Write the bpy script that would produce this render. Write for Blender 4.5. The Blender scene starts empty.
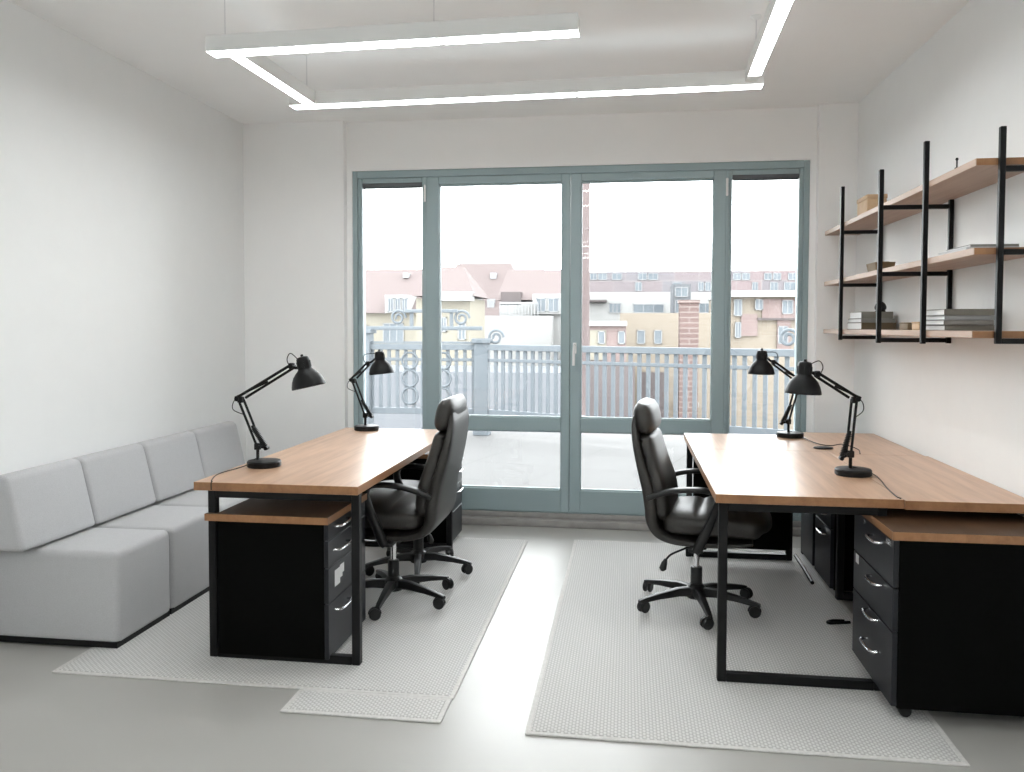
import bpy, bmesh, math, random
from mathutils import Vector, Matrix
random.seed(7)
S = bpy.context.scene
COL = S.collection
PI = math.pi

# ------------------------------------------------------------------ helpers
def obj(name, bm, mat, parent=None, loc=(0, 0, 0), rotz=0.0, smooth=35, normals=True):
    me = bpy.data.meshes.new(name)
    if normals:
        bmesh.ops.recalc_face_normals(bm, faces=bm.faces)
    bm.to_mesh(me); bm.free()
    if mat: me.materials.append(mat)
    if smooth:
        me.shade_smooth(); me.set_sharp_from_angle(angle=math.radians(smooth))
    o = bpy.data.objects.new(name, me); COL.objects.link(o)
    o.location = loc; o.rotation_euler = (0, 0, rotz)
    if parent: o.parent = parent
    return o

def thing(name, label, cat, loc=(0, 0, 0), rotz=0.0, group=None):
    o = bpy.data.objects.new(name, None); COL.objects.link(o)
    o.empty_display_size = .1
    o.location = loc; o.rotation_euler = (0, 0, rotz)
    return tag(o, label, cat, group)

def tag(o, label, cat, group=None):
    o['label'] = label; o['category'] = cat
    if group: o['group'] = group
    return o

def struct(o):
    o['kind'] = 'structure'; return o

def copy_of(o, parent, loc=None, rot=None):
    c = o.copy(); COL.objects.link(c); c.parent = parent
    if loc is not None: c.location = loc
    if rot is not None: c.rotation_euler = rot
    return c

def copy_tree(o, parent=None):
    c = o.copy(); COL.objects.link(c)
    if parent: c.parent = parent
    for ch in list(o.children): copy_tree(ch, c)
    return c

def B(): return bmesh.new()

def bx(bm, lo, hi, bev=0.0, seg=2, mat=None):
    r = bmesh.ops.create_cube(bm, size=1.0)
    vs = r['verts']
    c = [(a + b) / 2 for a, b in zip(lo, hi)]; s = [abs(b - a) for a, b in zip(lo, hi)]
    for v in vs:
        v.co = Vector((c[0] + v.co.x * s[0], c[1] + v.co.y * s[1], c[2] + v.co.z * s[2]))
    if bev > 0:
        es = list({e for v in vs for e in v.link_edges})
        r = bmesh.ops.bevel(bm, geom=es, offset=bev, segments=seg, profile=.5, affect='EDGES')
        vs = list({v for f in r['faces'] for v in f.verts} | {v for v in vs if v.is_valid})
    if mat is not None:
        for v in vs: v.co = mat @ v.co
    return vs

def prism(bm, poly, axis, a, b, bev=0.0, seg=2):
    """poly: 2D points in the two axes other than `axis` (in xyz order)."""
    def P(p, t):
        q = list(p); q.insert('xyz'.index(axis), t); return Vector(q)
    A = [bm.verts.new(P(p, a)) for p in poly]; C = [bm.verts.new(P(p, b)) for p in poly]
    n = len(poly); fs = [bm.faces.new(A), bm.faces.new(C[::-1])]
    for i in range(n):
        fs.append(bm.faces.new((A[i], C[i], C[(i + 1) % n], A[(i + 1) % n])))
    bmesh.ops.recalc_face_normals(bm, faces=fs)
    if bev > 0:
        es = list({e for f in fs for e in f.edges})
        bmesh.ops.bevel(bm, geom=es, offset=bev, segments=seg, profile=.5, affect='EDGES')

def rings(bm, R, cap=True, closed=False):
    V = [[bm.verts.new(p) for p in r] for r in R]
    m = len(V[0]); k = len(V)
    for i in range(k if closed else k - 1):
        a, b = V[i], V[(i + 1) % k]
        for j in range(m):
            bm.faces.new((a[j], a[(j + 1) % m], b[(j + 1) % m], b[j]))
    if cap and not closed:
        bm.faces.new(V[0]); bm.faces.new(V[-1][::-1])

def catmull(pts, n):
    P = [Vector(p) for p in pts]
    P = [P[0] * 2 - P[1]] + P + [P[-1] * 2 - P[-2]]
    out = []
    for i in range(1, len(P) - 2):
        a, b, c, d = P[i - 1], P[i], P[i + 1], P[i + 2]
        for k in range(n):
            t = k / n
            out.append(.5 * ((2 * b) + (c - a) * t + (2 * a - 5 * b + 4 * c - d) * t * t + (3 * b - a - 3 * c + d) * t ** 3))
    out.append(P[-2]); return out

def tube(bm, pts, r, seg=8, closed=False, smooth=0):
    P = [Vector(p) for p in pts]
    if smooth: P = catmull(P, smooth)
    n = len(P); R = []
    up = None
    for i in range(n):
        if closed: t = P[(i + 1) % n] - P[i - 1]
        else: t = P[min(i + 1, n - 1)] - P[max(i - 1, 0)]
        t.normalize()
        if up is None:
            up = Vector((0, 0, 1)) if abs(t.z) < .9 else Vector((1, 0, 0))
        u = (up - t * up.dot(t)).normalized(); v = t.cross(u); up = u
        rr = r[i] if isinstance(r, (list, tuple)) else r
        R.append([P[i] + (u * math.cos(2 * PI * k / seg) + v * math.sin(2 * PI * k / seg)) * rr for k in range(seg)])
    rings(bm, R, closed=closed)

def lathe(bm, prof, seg=24, M=None, cap=True):
    R = []
    for r, z in prof:
        ring = [Vector((r * math.cos(2 * PI * k / seg), r * math.sin(2 * PI * k / seg), z)) for k in range(seg)]
        R.append([M @ p for p in ring] if M is not None else ring)
    rings(bm, R, cap=cap)

def strap(bm, path, yc=0.0, e=4.0, n=28, sm=6, rib=None):
    """loft along a path in the XZ plane; path rows: (x, z, half width in y, half thickness)"""
    P = catmull([(a, b, c) for a, b, c, d in path], sm) if sm else [Vector((a, b, c)) for a, b, c, d in path]
    T = catmull([(d, 0, 0) for a, b, c, d in path], sm) if sm else [Vector((d, 0, 0)) for a, b, c, d in path]
    R = []
    m = len(P)
    for i in range(m):
        q = P[min(i + 1, m - 1)] - P[max(i - 1, 0)]
        t = Vector((q.x, 0, q.y)).normalized(); nn = Vector((t.z, 0, -t.x))
        hw, ht = P[i].z, T[i].x
        ring = []
        for k in range(n):
            a = 2 * PI * k / n; c, s = math.cos(a), math.sin(a)
            yy = math.copysign(abs(c) ** (2 / e), c) * hw
            tt = math.copysign(abs(s) ** (2 / e), s) * ht
            if rib and s > 0: tt += rib(i / (m - 1), c) * s
            ring.append(Vector((P[i].x, yc + yy, P[i].y)) + nn * tt)
        R.append(ring)
    rings(bm, R)

def cyl(bm, p0, p1, r, seg=16):
    tube(bm, [p0, p1], r, seg)

# ------------------------------------------------------------------ materials
def mat(name, col, rough=.6, metal=0.0, spec=None, coat=0.0):
    m = bpy.data.materials.new(name); m.use_nodes = True
    b = m.node_tree.nodes['Principled BSDF']
    b.inputs['Base Color'].default_value = (*col, 1); b.inputs['Roughness'].default_value = rough
    b.inputs['Metallic'].default_value = metal
    if spec is not None: b.inputs['Specular IOR Level'].default_value = spec
    if coat: b.inputs['Coat Weight'].default_value = coat; b.inputs['Coat Roughness'].default_value = .15
    return m

class N:
    def __init__(s, m): s.m = m; s.t = m.node_tree; s.b = s.t.nodes['Principled BSDF']
    def n(s, typ, **k):
        x = s.t.nodes.new(typ)
        for a, v in k.items():
            if a.startswith('i_'):
                key = a[2:]; key = int(key) if key.isdigit() else key.replace('_', ' ')
                x.inputs[key].default_value = v
            else: setattr(x, a, v)
        return x
    def l(s, a, b): s.t.links.new(a, b)
    def mix(s, fac, c1, c2, blend='MIX'):
        x = s.t.nodes.new('ShaderNodeMix'); x.data_type = 'RGBA'; x.blend_type = blend
        for i, v in ((0, fac), (6, c1), (7, c2)):
            if hasattr(v, 'links'): s.l(v, x.inputs[i])
            else: x.inputs[i].default_value = v if i == 0 else (*v, 1)
        return x.outputs[2]

def noisy(name, c1, c2, scale, rough=.6, detail=4, bump=0.0, spec=None, stretch=(1, 1, 1), r2=None):
    m = mat(name, c1, rough, spec=spec); k = N(m)
    tc = k.n('ShaderNodeTexCoord'); mp = k.n('ShaderNodeMapping'); mp.inputs['Scale'].default_value = stretch
    k.l(tc.outputs['Object'], mp.inputs['Vector'])
    nz = k.n('ShaderNodeTexNoise', i_Scale=scale, i_Detail=detail); k.l(mp.outputs[0], nz.inputs['Vector'])
    rp = k.n('ShaderNodeMapRange'); rp.inputs[1].default_value = .3; rp.inputs[2].default_value = .7
    k.l(nz.outputs['Fac'], rp.inputs[0])
    k.l(k.mix(rp.outputs[0], c1, c2), k.b.inputs['Base Color'])
    if r2 is not None:
        rr = k.n('ShaderNodeMapRange'); rr.inputs[3].default_value = rough; rr.inputs[4].default_value = r2
        k.l(rp.outputs[0], rr.inputs[0]); k.l(rr.outputs[0], k.b.inputs['Roughness'])
    if bump:
        bp = k.n('ShaderNodeBump', i_Strength=bump, i_Distance=.002)
        k.l(nz.outputs['Fac'], bp.inputs['Height']); k.l(bp.outputs[0], k.b.inputs['Normal'])
    return m

def wood(name, light, dark, rough=.32, stave=.046, along='y', spec=.5):
    m = mat(name, light, rough, spec=spec); k = N(m)
    tc = k.n('ShaderNodeTexCoord'); mp = k.n('ShaderNodeMapping')
    if along == 'y': mp.inputs['Rotation'].default_value = (0, 0, PI / 2)
    k.l(tc.outputs['Object'], mp.inputs['Vector'])
    br = k.n('ShaderNodeTexBrick', offset=.37, squash=1.0)
    br.inputs['Scale'].default_value = 1.0; br.inputs['Mortar Size'].default_value = 0.0006
    br.inputs['Brick Width'].default_value = .62; br.inputs['Row Height'].default_value = stave
    br.inputs['Color1'].default_value = (0, 0, 0, 1); br.inputs['Color2'].default_value = (1, 1, 1, 1)
    br.inputs['Mortar'].default_value = (.25, .25, .25, 1)
    k.l(mp.outputs[0], br.inputs['Vector'])
    m2 = k.n('ShaderNodeMapping'); m2.inputs['Scale'].default_value = (2.2, 34, 34) ; k.l(mp.outputs[0], m2.inputs['Vector'])
    nz = k.n('ShaderNodeTexNoise', i_Scale=1.0, i_Detail=5, i_Roughness=.6); k.l(m2.outputs[0], nz.inputs['Vector'])
    m3 = k.n('ShaderNodeMapping'); m3.inputs['Scale'].default_value = (1.1, 7, 7); k.l(mp.outputs[0], m3.inputs['Vector'])
    nz2 = k.n('ShaderNodeTexNoise', i_Scale=1.0, i_Detail=3); k.l(m3.outputs[0], nz2.inputs['Vector'])
    mid = [(a + b) / 2 for a, b in zip(light, dark)]
    c = k.mix(br.outputs['Color'], mid, light)
    r1 = k.n('ShaderNodeMapRange'); r1.inputs[1].default_value = .42; r1.inputs[2].default_value = .72
    k.l(nz.outputs['Fac'], r1.inputs[0])
    c2 = k.mix(r1.outputs[0], light, dark)
    c3 = k.mix(.5, c, c2)
    r2 = k.n('ShaderNodeMapRange'); r2.inputs[1].default_value = .5; r2.inputs[2].default_value = .78; r2.inputs[4].default_value = .6
    k.l(nz2.outputs['Fac'], r2.inputs[0])
    k.l(k.mix(r2.outputs[0], c3, dark), k.b.inputs['Base Color'])
    return m

M = {}
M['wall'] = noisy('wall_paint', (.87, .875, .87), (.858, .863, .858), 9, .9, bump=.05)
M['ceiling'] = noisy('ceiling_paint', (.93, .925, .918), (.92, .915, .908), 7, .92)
M['floor'] = noisy('polished_concrete', (.425, .416, .395), (.40, .392, .372), 1.6,   .36, detail=7, r2=.42, spec=.5)
M['teal'] = noisy('grey_green_lacquer', (.32, .405, .425), (.305, .39, .41), 5, .42)
M['cassette'] = noisy('dark_grey_aluminium', (.12, .13, .14), (.10, .11, .12), 12, .5)
M['sill'] = noisy('grey_stone', (.36, .345, .335), (.29, .28, .27), 14, .5)
M['oak'] = wood('oiled_acacia', (.60, .39, .262), (.34, .19, .112))
M['oakedge'] = wood('edge_shade_and_end_grain', (.34, .165, .070), (.19, .085, .033), .4)  # darker acacia with the edge shade painted in; also shelf end grain
M['shaded_top'] = wood('shade_darkened_board', (.075, .038, .018), (.045, .022, .010), .5, spec=.3)  # pedestal tops: shade under the desks put into the wood colour
M['shelfwood'] = wood('pale_shelf_wood', (.52, .375, .295), (.36, .245, .18), .5, spec=.3)
M['black'] = noisy('black_steel', (.0045, .0045, .005), (.006, .006, .0065), 30, .45, spec=.22)
M['laminate'] = noisy('black_laminate', (.0022, .0022, .002), (.0028, .0028, .0025), 20, .6, spec=.04)
M['drawer'] = noisy('charcoal_drawer_front', (.010, .011, .015), (.012, .013, .017), 20, .38, spec=.35)
M['chrome'] = mat('brushed_steel', (.75, .75, .77), .25, 1.0)
M['leather'] = noisy('dark_leather', (.026, .0235, .021), (.020, .018, .016), 60, .42, bump=.25)
M['plastic'] = noisy('black_plastic', (.009, .009, .0095), (.012, .012, .0125), 40, .4, spec=.35)
M['lampblack'] = noisy('black_enamel', (.0065, .0065, .007), (.0085, .0085, .009), 30, .44, spec=.22)
M['lining'] = mat('white_enamel', (.8, .78, .76), .4)
M['white'] = mat('white_aluminium', (.82, .82, .81), .45)
M['paper'] = noisy('paper', (.80, .80, .79), (.72, .72, .72), 60, .8, stretch=(.2, .2, 6))
M['tanbox'] = noisy('tan_card', (.62, .43, .27), (.55, .37, .22), 20, .7)
M['olive'] = noisy('brown_card', (.20, .14, .075), (.16, .11, .06), 20, .7)
M['rail'] = noisy('blue_grey_paint', (.108, .121, .132), (.099, .111, .122), 12, .5)
M['bulb'] = mat('opal_bulb', (.85, .84, .8), .3)
M['sticker'] = mat('white_sticker', (.8, .8, .8), .6)
for nm, c in (('whitebook', (.66, .68, .71)), ('greybook', (.24, .235, .22)), ('palebook', (.34, .35, .36)), ('stonebook', (.20, .19, .165)), ('brownbook', (.11, .08, .045))):
    M[nm] = noisy(nm.replace('book', '_book_cover'), c, tuple(x * .9 for x in c), 15, .55)

def emit(name, col, s):
    m = bpy.data.materials.new(name); m.use_nodes = True; t = m.node_tree; t.nodes.clear()
    e = t.nodes.new('ShaderNodeEmission'); e.inputs[0].default_value = (*col, 1); e.inputs[1].default_value = s
    o = t.nodes.new('ShaderNodeOutputMaterial'); t.links.new(e.outputs[0], o.inputs[0]); return m
LED = 22.0
UP_FILL = 1.3  # strength of the added upward fill
M['led'] = emit('lit_diffuser', (.965, 1, 1.0), LED)

M['ceiling_fill'] = emit('added_ceiling_fill', (.965, 1, 1.0), UP_FILL)
def glass():
    m = bpy.data.materials.new('window_glass'); m.use_nodes = True; t = m.node_tree; t.nodes.clear()
    tr = t.nodes.new('ShaderNodeBsdfTransparent'); tr.inputs[0].default_value = (.95, .965, .965, 1)
    gl = t.nodes.new('ShaderNodeBsdfGlossy'); gl.inputs['Roughness'].default_value = .02
    fr = t.nodes.new('ShaderNodeFresnel'); fr.inputs[0].default_value = 1.45
    mx = t.nodes.new('ShaderNodeMixShader'); o = t.nodes.new('ShaderNodeOutputMaterial')
    t.links.new(fr.outputs[0], mx.inputs[0]); t.links.new(tr.outputs[0], mx.inputs[1]); t.links.new(gl.outputs[0], mx.inputs[2])
    t.links.new(mx.outputs[0], o.inputs[0]); return m
M['glass'] = glass()

def fabric():
    m = mat('grey_wool_fabric', (.42, .42, .43), .95, spec=.15); k = N(m)
    tc = k.n('ShaderNodeTexCoord')
    nz = k.n('ShaderNodeTexNoise', i_Scale=260, i_Detail=2); k.l(tc.outputs['Object'], nz.inputs['Vector'])
    n2 = k.n('ShaderNodeTexNoise', i_Scale=30, i_Detail=4); k.l(tc.outputs['Object'], n2.inputs['Vector'])
    a = k.mix(nz.outputs['Fac'], (.40, .40, .407), (.60, .60, .612))
    k.l(k.mix(.25, a, k.mix(n2.outputs['Fac'], (.45, .45, .46), (.56, .56, .57))), k.b.inputs['Base Color'])
    bp = k.n('ShaderNodeBump', i_Strength=.35, i_Distance=.002); k.l(nz.outputs['Fac'], bp.inputs['Height'])
    k.l(bp.outputs[0], k.b.inputs['Normal'])
    k.b.inputs['Sheen Weight'].default_value = .2
    return m
M['fabric'] = fabric()

def rugmat(name='woven_rug', light=(.70, .69, .675), dark=(.40, .39, .378)):
    m = mat(name, light, .95, spec=.1); k = N(m)
    k.b.inputs['Sheen Weight'].default_value = .7; k.b.inputs['Sheen Roughness'].default_value = .35
    tc = k.n('ShaderNodeTexCoord'); sp = k.n('ShaderNodeSeparateXYZ'); k.l(tc.outputs['Object'], sp.inputs[0])
    def sinw(sock, freq, ph=None):
        a = k.n('ShaderNodeMath', operation='MULTIPLY'); k.l(sock, a.inputs[0]); a.inputs[1].default_value = freq * 2 * PI
        if ph is not None:
            b = k.n('ShaderNodeMath', operation='ADD'); k.l(a.outputs[0], b.inputs[0]); k.l(ph, b.inputs[1]); a = b
        c = k.n('ShaderNodeMath', operation='SINE'); k.l(a.outputs[0], c.inputs[0]); return c.outputs[0]
    row = k.n('ShaderNodeMath', operation='MULTIPLY'); k.l(sp.outputs['X'], row.inputs[0]); row.inputs[1].default_value = 84.0
    fl = k.n('ShaderNodeMath', operation='FLOOR'); k.l(row.outputs[0], fl.inputs[0])
    ph = k.n('ShaderNodeMath', operation='MULTIPLY'); k.l(fl.outputs[0], ph.inputs[0]); ph.inputs[1].default_value = PI
    wx = sinw(sp.outputs['X'], 42.0)
    ab = k.n('ShaderNodeMath', operation='ABSOLUTE'); k.l(wx, ab.inputs[0])
    wy = sinw(sp.outputs['Y'], 48.0, ph.outputs[0])
    ya = k.n('ShaderNodeMapRange'); ya.inputs[1].default_value = -1; ya.inputs[2].default_value = 0.2; k.l(wy, ya.inputs[0])
    mu = k.n('ShaderNodeMath', operation='MULTIPLY'); k.l(ab.outputs[0], mu.inputs[0]); k.l(ya.outputs[0], mu.inputs[1])
    po = k.n('ShaderNodeMath', operation='POWER'); k.l(mu.outputs[0], po.inputs[0]); po.inputs[1].default_value = .6
    n2 = k.n('ShaderNodeTexNoise', i_Scale=3.5, i_Detail=5); k.l(tc.outputs['Object'], n2.inputs['Vector'])
    c = k.mix(po.outputs[0], dark, light)
    k.l(k.mix(n2.outputs['Fac'], c, k.mix(.82, tuple(x * .75 for x in light), c)), k.b.inputs['Base Color'])
    bp = k.n('ShaderNodeBump', i_Strength=.5, i_Distance=.004); k.l(po.outputs[0], bp.inputs['Height'])
    k.l(bp.outputs[0], k.b.inputs['Normal'])
    return m
M['rug'] = rugmat()
M['rugedge'] = noisy('rug_binding', (.68, .665, .645), (.58, .565, .55), 90, .95)

def tiles(name, c1, c2, mortar, w, h, rot, ms=.012, off=0.0, rough=.7):
    m = mat(name, c1, rough); k = N(m)
    tc = k.n('ShaderNodeTexCoord'); mp = k.n('ShaderNodeMapping'); mp.inputs['Rotation'].default_value = rot
    k.l(tc.outputs['Object'], mp.inputs['Vector'])
    br = k.n('ShaderNodeTexBrick', offset=off)
    br.inputs['Scale'].default_value = 1; br.inputs['Mortar Size'].default_value = ms
    br.inputs['Brick Width'].default_value = w; br.inputs['Row Height'].default_value = h
    for nme, c in (('Color1', c1), ('Color2', c2), ('Mortar', mortar)): br.inputs[nme].default_value = (*c, 1)
    k.l(mp.outputs[0], br.inputs['Vector']); k.l(br.outputs['Color'], k.b.inputs['Base Color'])
    return m

# ------------------------------------------------------------------ room
XL, XR, YB, YW, ZC = -2.714, 1.465, 5.552, 5.63, 2.804
YF = -5.0
WX0, WX1, WZ = -1.937, 1.167, 2.465
def slab(name, lo, hi, m): 
    b = B(); bx(b, lo, hi); return struct(obj(name, b, m, smooth=0))
slab('floor', (XL - .15, YF - .15, -.12), (XR + .15, YW + .1, 0), M['floor'])
slab('ceiling', (XL - .15, YF - .15, ZC), (XR + .15, 5.95, ZC + .2), M['ceiling'])
slab('wall_left', (XL - .15, YF - .15, 0), (XL, 5.95, ZC), M['wall'])
# the right-hand wall leans a little out of square with the window wall
b = B(); prism(b, [(1.442, YB), (1.47, 4.4), (1.475, YF - .15), (1.65, YF - .15), (1.65, 5.95), (1.442, 5.95)], 'z', 0, ZC)
struct(obj('wall_right', b, M['wall'], smooth=0))
slab('wall_front', (XL, YF - .15, 0), (XR, YF, ZC), M['wall'])
# window wall: two piers standing a little proud, a header and the reveals between them
b = B()
bx(b, (XL, YB, 0), (-1.975, 5.715, ZC)); bx(b, (1.205, YB, 0), (XR, 5.715, ZC))
struct(obj('wall_back', b, M['ceiling'], smooth=0))  # piers, header, reveals: whiter paint stands in for missing light
b = B(); bx(b, (-1.975, YW - .012, WZ), (1.205, 5.715, ZC))
struct(obj('wall_header', b, M['ceiling'], smooth=0))
b = B(); bx(b, (-1.975, YW - .012, 0), (WX0, 5.715, WZ)); bx(b, (WX1, YW - .012, 0), (1.205, 5.715, WZ))
struct(obj('wall_reveal', b, M['ceiling'], smooth=0))

# ---- window and doors
Y0, Y1 = YW, YW + .09
def frame_bm(x0, x1, z0, z1, wl, wr, wt, wb, y0, y1, bev=.004):
    b = B()
    bx(b, (x0, y0, z0), (x0 + wl, y1, z1), bev, 1); bx(b, (x1 - wr, y0, z0), (x1, y1, z1), bev, 1)
    bx(b, (x0 + wl, y0, z1 - wt), (x1 - wr, y1, z1), bev, 1)
    if wb: bx(b, (x0 + wl, y0, z0), (x1 - wr, y1, z0 + wb), bev, 1)
    return b
SILL = .085
b = frame_bm(WX0, WX1, SILL, WZ, .035, .035, .05, .03, Y0, Y1)
bx(b, (-1.43, Y0 + .001, SILL + .03), (-1.405, Y1, WZ - .05)); bx(b, (.636, Y0 + .001, SILL + .03), (.652, Y1, WZ - .05))
struct(obj('trim_1', b, M['teal']))                              # outer frame around the whole glazing
b = B(); bx(b, (-1.975, YW - .075, 0), (1.205, 5.95, .05), .006); bx(b, (-1.975, YW - .02, .05), (1.205, 5.9, SILL), .004)
struct(obj('trim_2', b, M['sill']))                              # stone threshold
def pane(parent, x0, x1, z0, z1, name='pane'):
    b = B(); bx(b, (x0, Y0 + .045, z0), (x1, Y0 + .051, z1)); return obj(name, b, M['glass'], parent, smooth=0)
def side(n, x0, x1, gx0, gx1):
    b = frame_bm(x0, x1, SILL + .03, WZ - .05, gx0 - x0, x1 - gx1, .035, .12, Y0 + .012, Y1 - .005)
    w = struct(obj('window_%d' % n, b, M['teal']))
    pane(w, gx0 - .005, gx1 + .005, SILL + .14, WZ - .08)
    b = B(); bx(b, (gx0, Y0 + .014, 2.352), (gx1, Y0 + .042, 2.383), .004)
    obj('blind_cassette', b, M['cassette'], w)
    b = B(); bx(b, (gx0 + .004, Y0 + .018, 2.343), (gx1 - .004, Y0 + .03, 2.352), .003)
    obj('blind_bottom_bar', b, M['rail'], w)
    return w
w1 = side(1, WX0 + .035, -1.43, -1.871, -1.437)
w2 = side(2, .652, WX1 - .035, .676, 1.103)
def door(n, x0, x1, gx0, gx1):
    z0, z1 = SILL + .006, WZ - .052
    b = B(); ya, yb = Y0 - .004, Y1 - .02
    bx(b, (x0, ya, z0), (gx0, yb, z1), .004, 1); bx(b, (gx1, ya, z0), (x1, yb, z1), .004, 1)
    bx(b, (gx0, ya, 2.36), (gx1, yb, z1), .004, 1); bx(b, (gx0, ya, .652), (gx1, yb, .745), .004, 1)
    bx(b, (gx0, ya, z0), (gx1, yb, .245), .004, 1)
    for (a, c) in ((.745, 2.36), (.245, .652)):              # glazing beads
        for q in ((gx0, gx0 + .005, a, c), (gx1 - .005, gx1, a, c), (gx0, gx1, a, a + .008), (gx0, gx1, c - .008, c)):
            bx(b, (q[0], Y0 + .02, q[2]), (q[1], Y0 + .05, q[3]))
    d = struct(obj('door_%d' % n, b, M['teal']))
    pane(d, gx0 - .003, gx1 + .003, .742, 2.363, 'upper_pane'); pane(d, gx0 - .003, gx1 + .003, .242, .655, 'lower_pane')
    return d
d1 = door(1, -1.405, -.398, -1.312, -.456)
d2 = door(2, -.394, .636, -.322, .555)
def hinge(par, x):
    for z in (2.30, .3):
        b = B(); lathe(b, [(.002, -.06), (.008, -.055), (.008, .055), (.002, .06)], 10, Matrix.Translation((x, Y0 - .008, z)))
        obj('hinge', b, M['white'], par)
hinge(d1, -1.412); hinge(d2, .64)
b = B()
bx(b, (-.375, Y0 - .014, 1.19), (-.35, Y0 - .004, 1.265), .004)
tube(b, [(-.362, Y0 - .01, 1.245), (-.362, Y0 - .045, 1.245), (-.365, Y0 - .052, 1.22), (-.368, Y0 - .052, 1.11)], .010, 8, smooth=3)
obj('door_handle', b, M['white'], d2)

# ------------------------------------------------------------------ rugs
def rug(name, x0, x1, y0, y1, label, cat='rug', group=None, rz=0.0, z0=.0005, th=.008):
    cx, cy = (x0 + x1) / 2, (y0 + y1) / 2
    t = thing(name, label, cat, (cx, cy, z0), rz, group)
    hx, hy = (x1 - x0) / 2, (y1 - y0) / 2
    b = B(); bx(b, (-hx + .018, -hy + .018, 0), (hx - .018, hy - .018, th), .002, 1); obj('woven_field', b, M['rug'], t)
    b = B()
    for q in ((-hx, -hy, hx, -hy + .018), (-hx, hy - .018, hx, hy), (-hx, -hy + .018, -hx + .018, hy - .018), (hx - .018, -hy + .018, hx, hy - .018)):
        bx(b, (q[0], q[1], 0), (q[2], q[3], th - .001), .002, 1)
    obj('bound_edge', b, M['rugedge'], t)
    return t
rug('woven_rug', -2.25, -.627, 2.915, 5.19, 'large light grey woven rug under the left desk, reaching beneath the sofa')
rug('woven_rug', -1.218, -.633, 2.73, 2.911, 'short narrow strip of woven rug lying in front of the left desk rug')
rug('woven_rug', -.335, 1.068, 2.695, 5.24, 'wide light grey woven rug under the right-hand desks and chair')

# ------------------------------------------------------------------ modular sofa
def sofa_module(sy0, sy1, by0, by1, label, near=False):
    cy = (sy0 + sy1) / 2
    t = thing('sofa_module', label, 'sofa', (-2.41, cy, 0), 0, 'grey modular sofa along the left wall')
    ox, oy = 2.41, -cy
    b = B(); bx(b, (XL + .02 + ox, sy0 + .003 + oy, .0088), (-2.132 + ox, sy1 - .01 + oy, .035)); obj('plinth', b, M['black'], t)
    b = B(); bx(b, (XL + .002 + ox, sy0 + .002 + oy, .022), (-2.125 + ox, sy1 - .002 + oy, .415), .028, 4)
    for v in b.verts:                                        # gentle crown on the seat
        if v.co.z > .38: v.co.z += .012 * max(0, 1 - ((v.co.x) / .3) ** 2)
    obj('seat', b, M['fabric'], t)
    b = B()
    prof = [(-2.480, .428), (-2.507, .54), (-2.535, .66), (-2.555, .742), (-2.60, .748), (-2.700, .722), (-2.702, .428)]
    prism(b, [(x + ox, z) for x, z in prof], 'y', by0 + .003 + oy, by1 - .003 + oy)
    sharp = [e for e in b.edges if e.calc_face_angle(0) > .6]
    bmesh.ops.bevel(b, geom=sharp, offset=.022, segments=4, profile=.5, affect='EDGES')
    obj('backrest', b, M['fabric'], t)
    return t
sofa_module(3.158, 3.576, 3.06, 3.548, 'light grey sofa module nearest the camera, its side facing the room')
sofa_module(3.576, 4.07, 3.548, 4.055, 'second grey sofa module from the front, between the nearest module and the desk')
sofa_module(4.07, 4.585, 4.055, 4.58, 'third grey sofa module from the front, seat partly behind the left desk')
sofa_module(4.585, 5.10, 4.58, 5.10, 'farthest grey sofa module, only its backrest showing behind the desk lamp')

# ------------------------------------------------------------------ desks
ZT, TH, TB = .740, .034, .034
def desk_frame_loop(b, x0, x1, yc, z0=.009, z1=ZT - TH, t=TB):
    h = t / 2
    prism(b, [(x0, z0), (x1, z0), (x1, z1), (x0, z1)], 'y', yc - h, yc - h + .0001) if False else None
    bx(b, (x0, yc - h, z0), (x0 + t, yc + h, z1), .003, 1); bx(b, (x1 - t, yc - h, z0), (x1, yc + h, z1), .003, 1)
    bx(b, (x0 + t, yc - h, z1 - t), (x1 - t, yc + h, z1), .003, 1); bx(b, (x0 + t, yc - h, z0), (x1 - t, yc + h, z0 + t), .003, 1)
def desk(label, tops, frames, rails, group=None, lx=(.03, .03), panel=None):
    x0, x1 = tops[0][0], tops[0][1]
    cx, cy = (x0 + x1) / 2, (tops[0][2] + tops[-1][3]) / 2
    t = thing('desk', label, 'desk', (cx, cy, 0), 0, group)
    for (xa, xb, ya, yb) in tops:
        b = B(); bx(b, (xa - cx, ya - cy, ZT - TH), (xb - cx, yb - cy, ZT), .0008, 1); dt = obj('desktop', b, M['oak'], t)
        b = B(); e = .0015; za, zc = ZT - TH + .001, ZT - .001
        bx(b, (xa - cx, ya - cy - e, za), (xb - cx, ya - cy, zc)); bx(b, (xa - cx, yb - cy, za), (xb - cx, yb - cy + e, zc))
        bx(b, (xa - cx - e, ya - cy, za), (xa - cx, yb - cy, zc)); bx(b, (xb - cx, ya - cy, za), (xb - cx + e, yb - cy, zc))
        obj('shaded_edge', b, M['oakedge'], dt, smooth=0)  # same wood as the top, dim front light painted in as darker strips
    for yf in frames:
        b = B(); desk_frame_loop(b, x0 + lx[0] - cx, x1 - lx[1] - cx, yf - cy); obj('leg_frame', b, M['black'], t)
    for xr in rails:
        b = B(); bx(b, (xr - .015 - cx, min(frames) + .017 - cy, ZT - TH - .03), (xr + .015 - cx, max(frames) - .017 - cy, ZT - TH), .002, 1)
        obj('side_rail', b, M['black'], t)
    if panel:
        b = B(); bx(b, (panel[0] - cx, panel[2] - cy, panel[3]), (panel[1] - cx, panel[2] + .018 - cy, panel[4]), .002, 1)
        obj('modesty_panel', b, M['laminate'], t)
    return t
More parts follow.
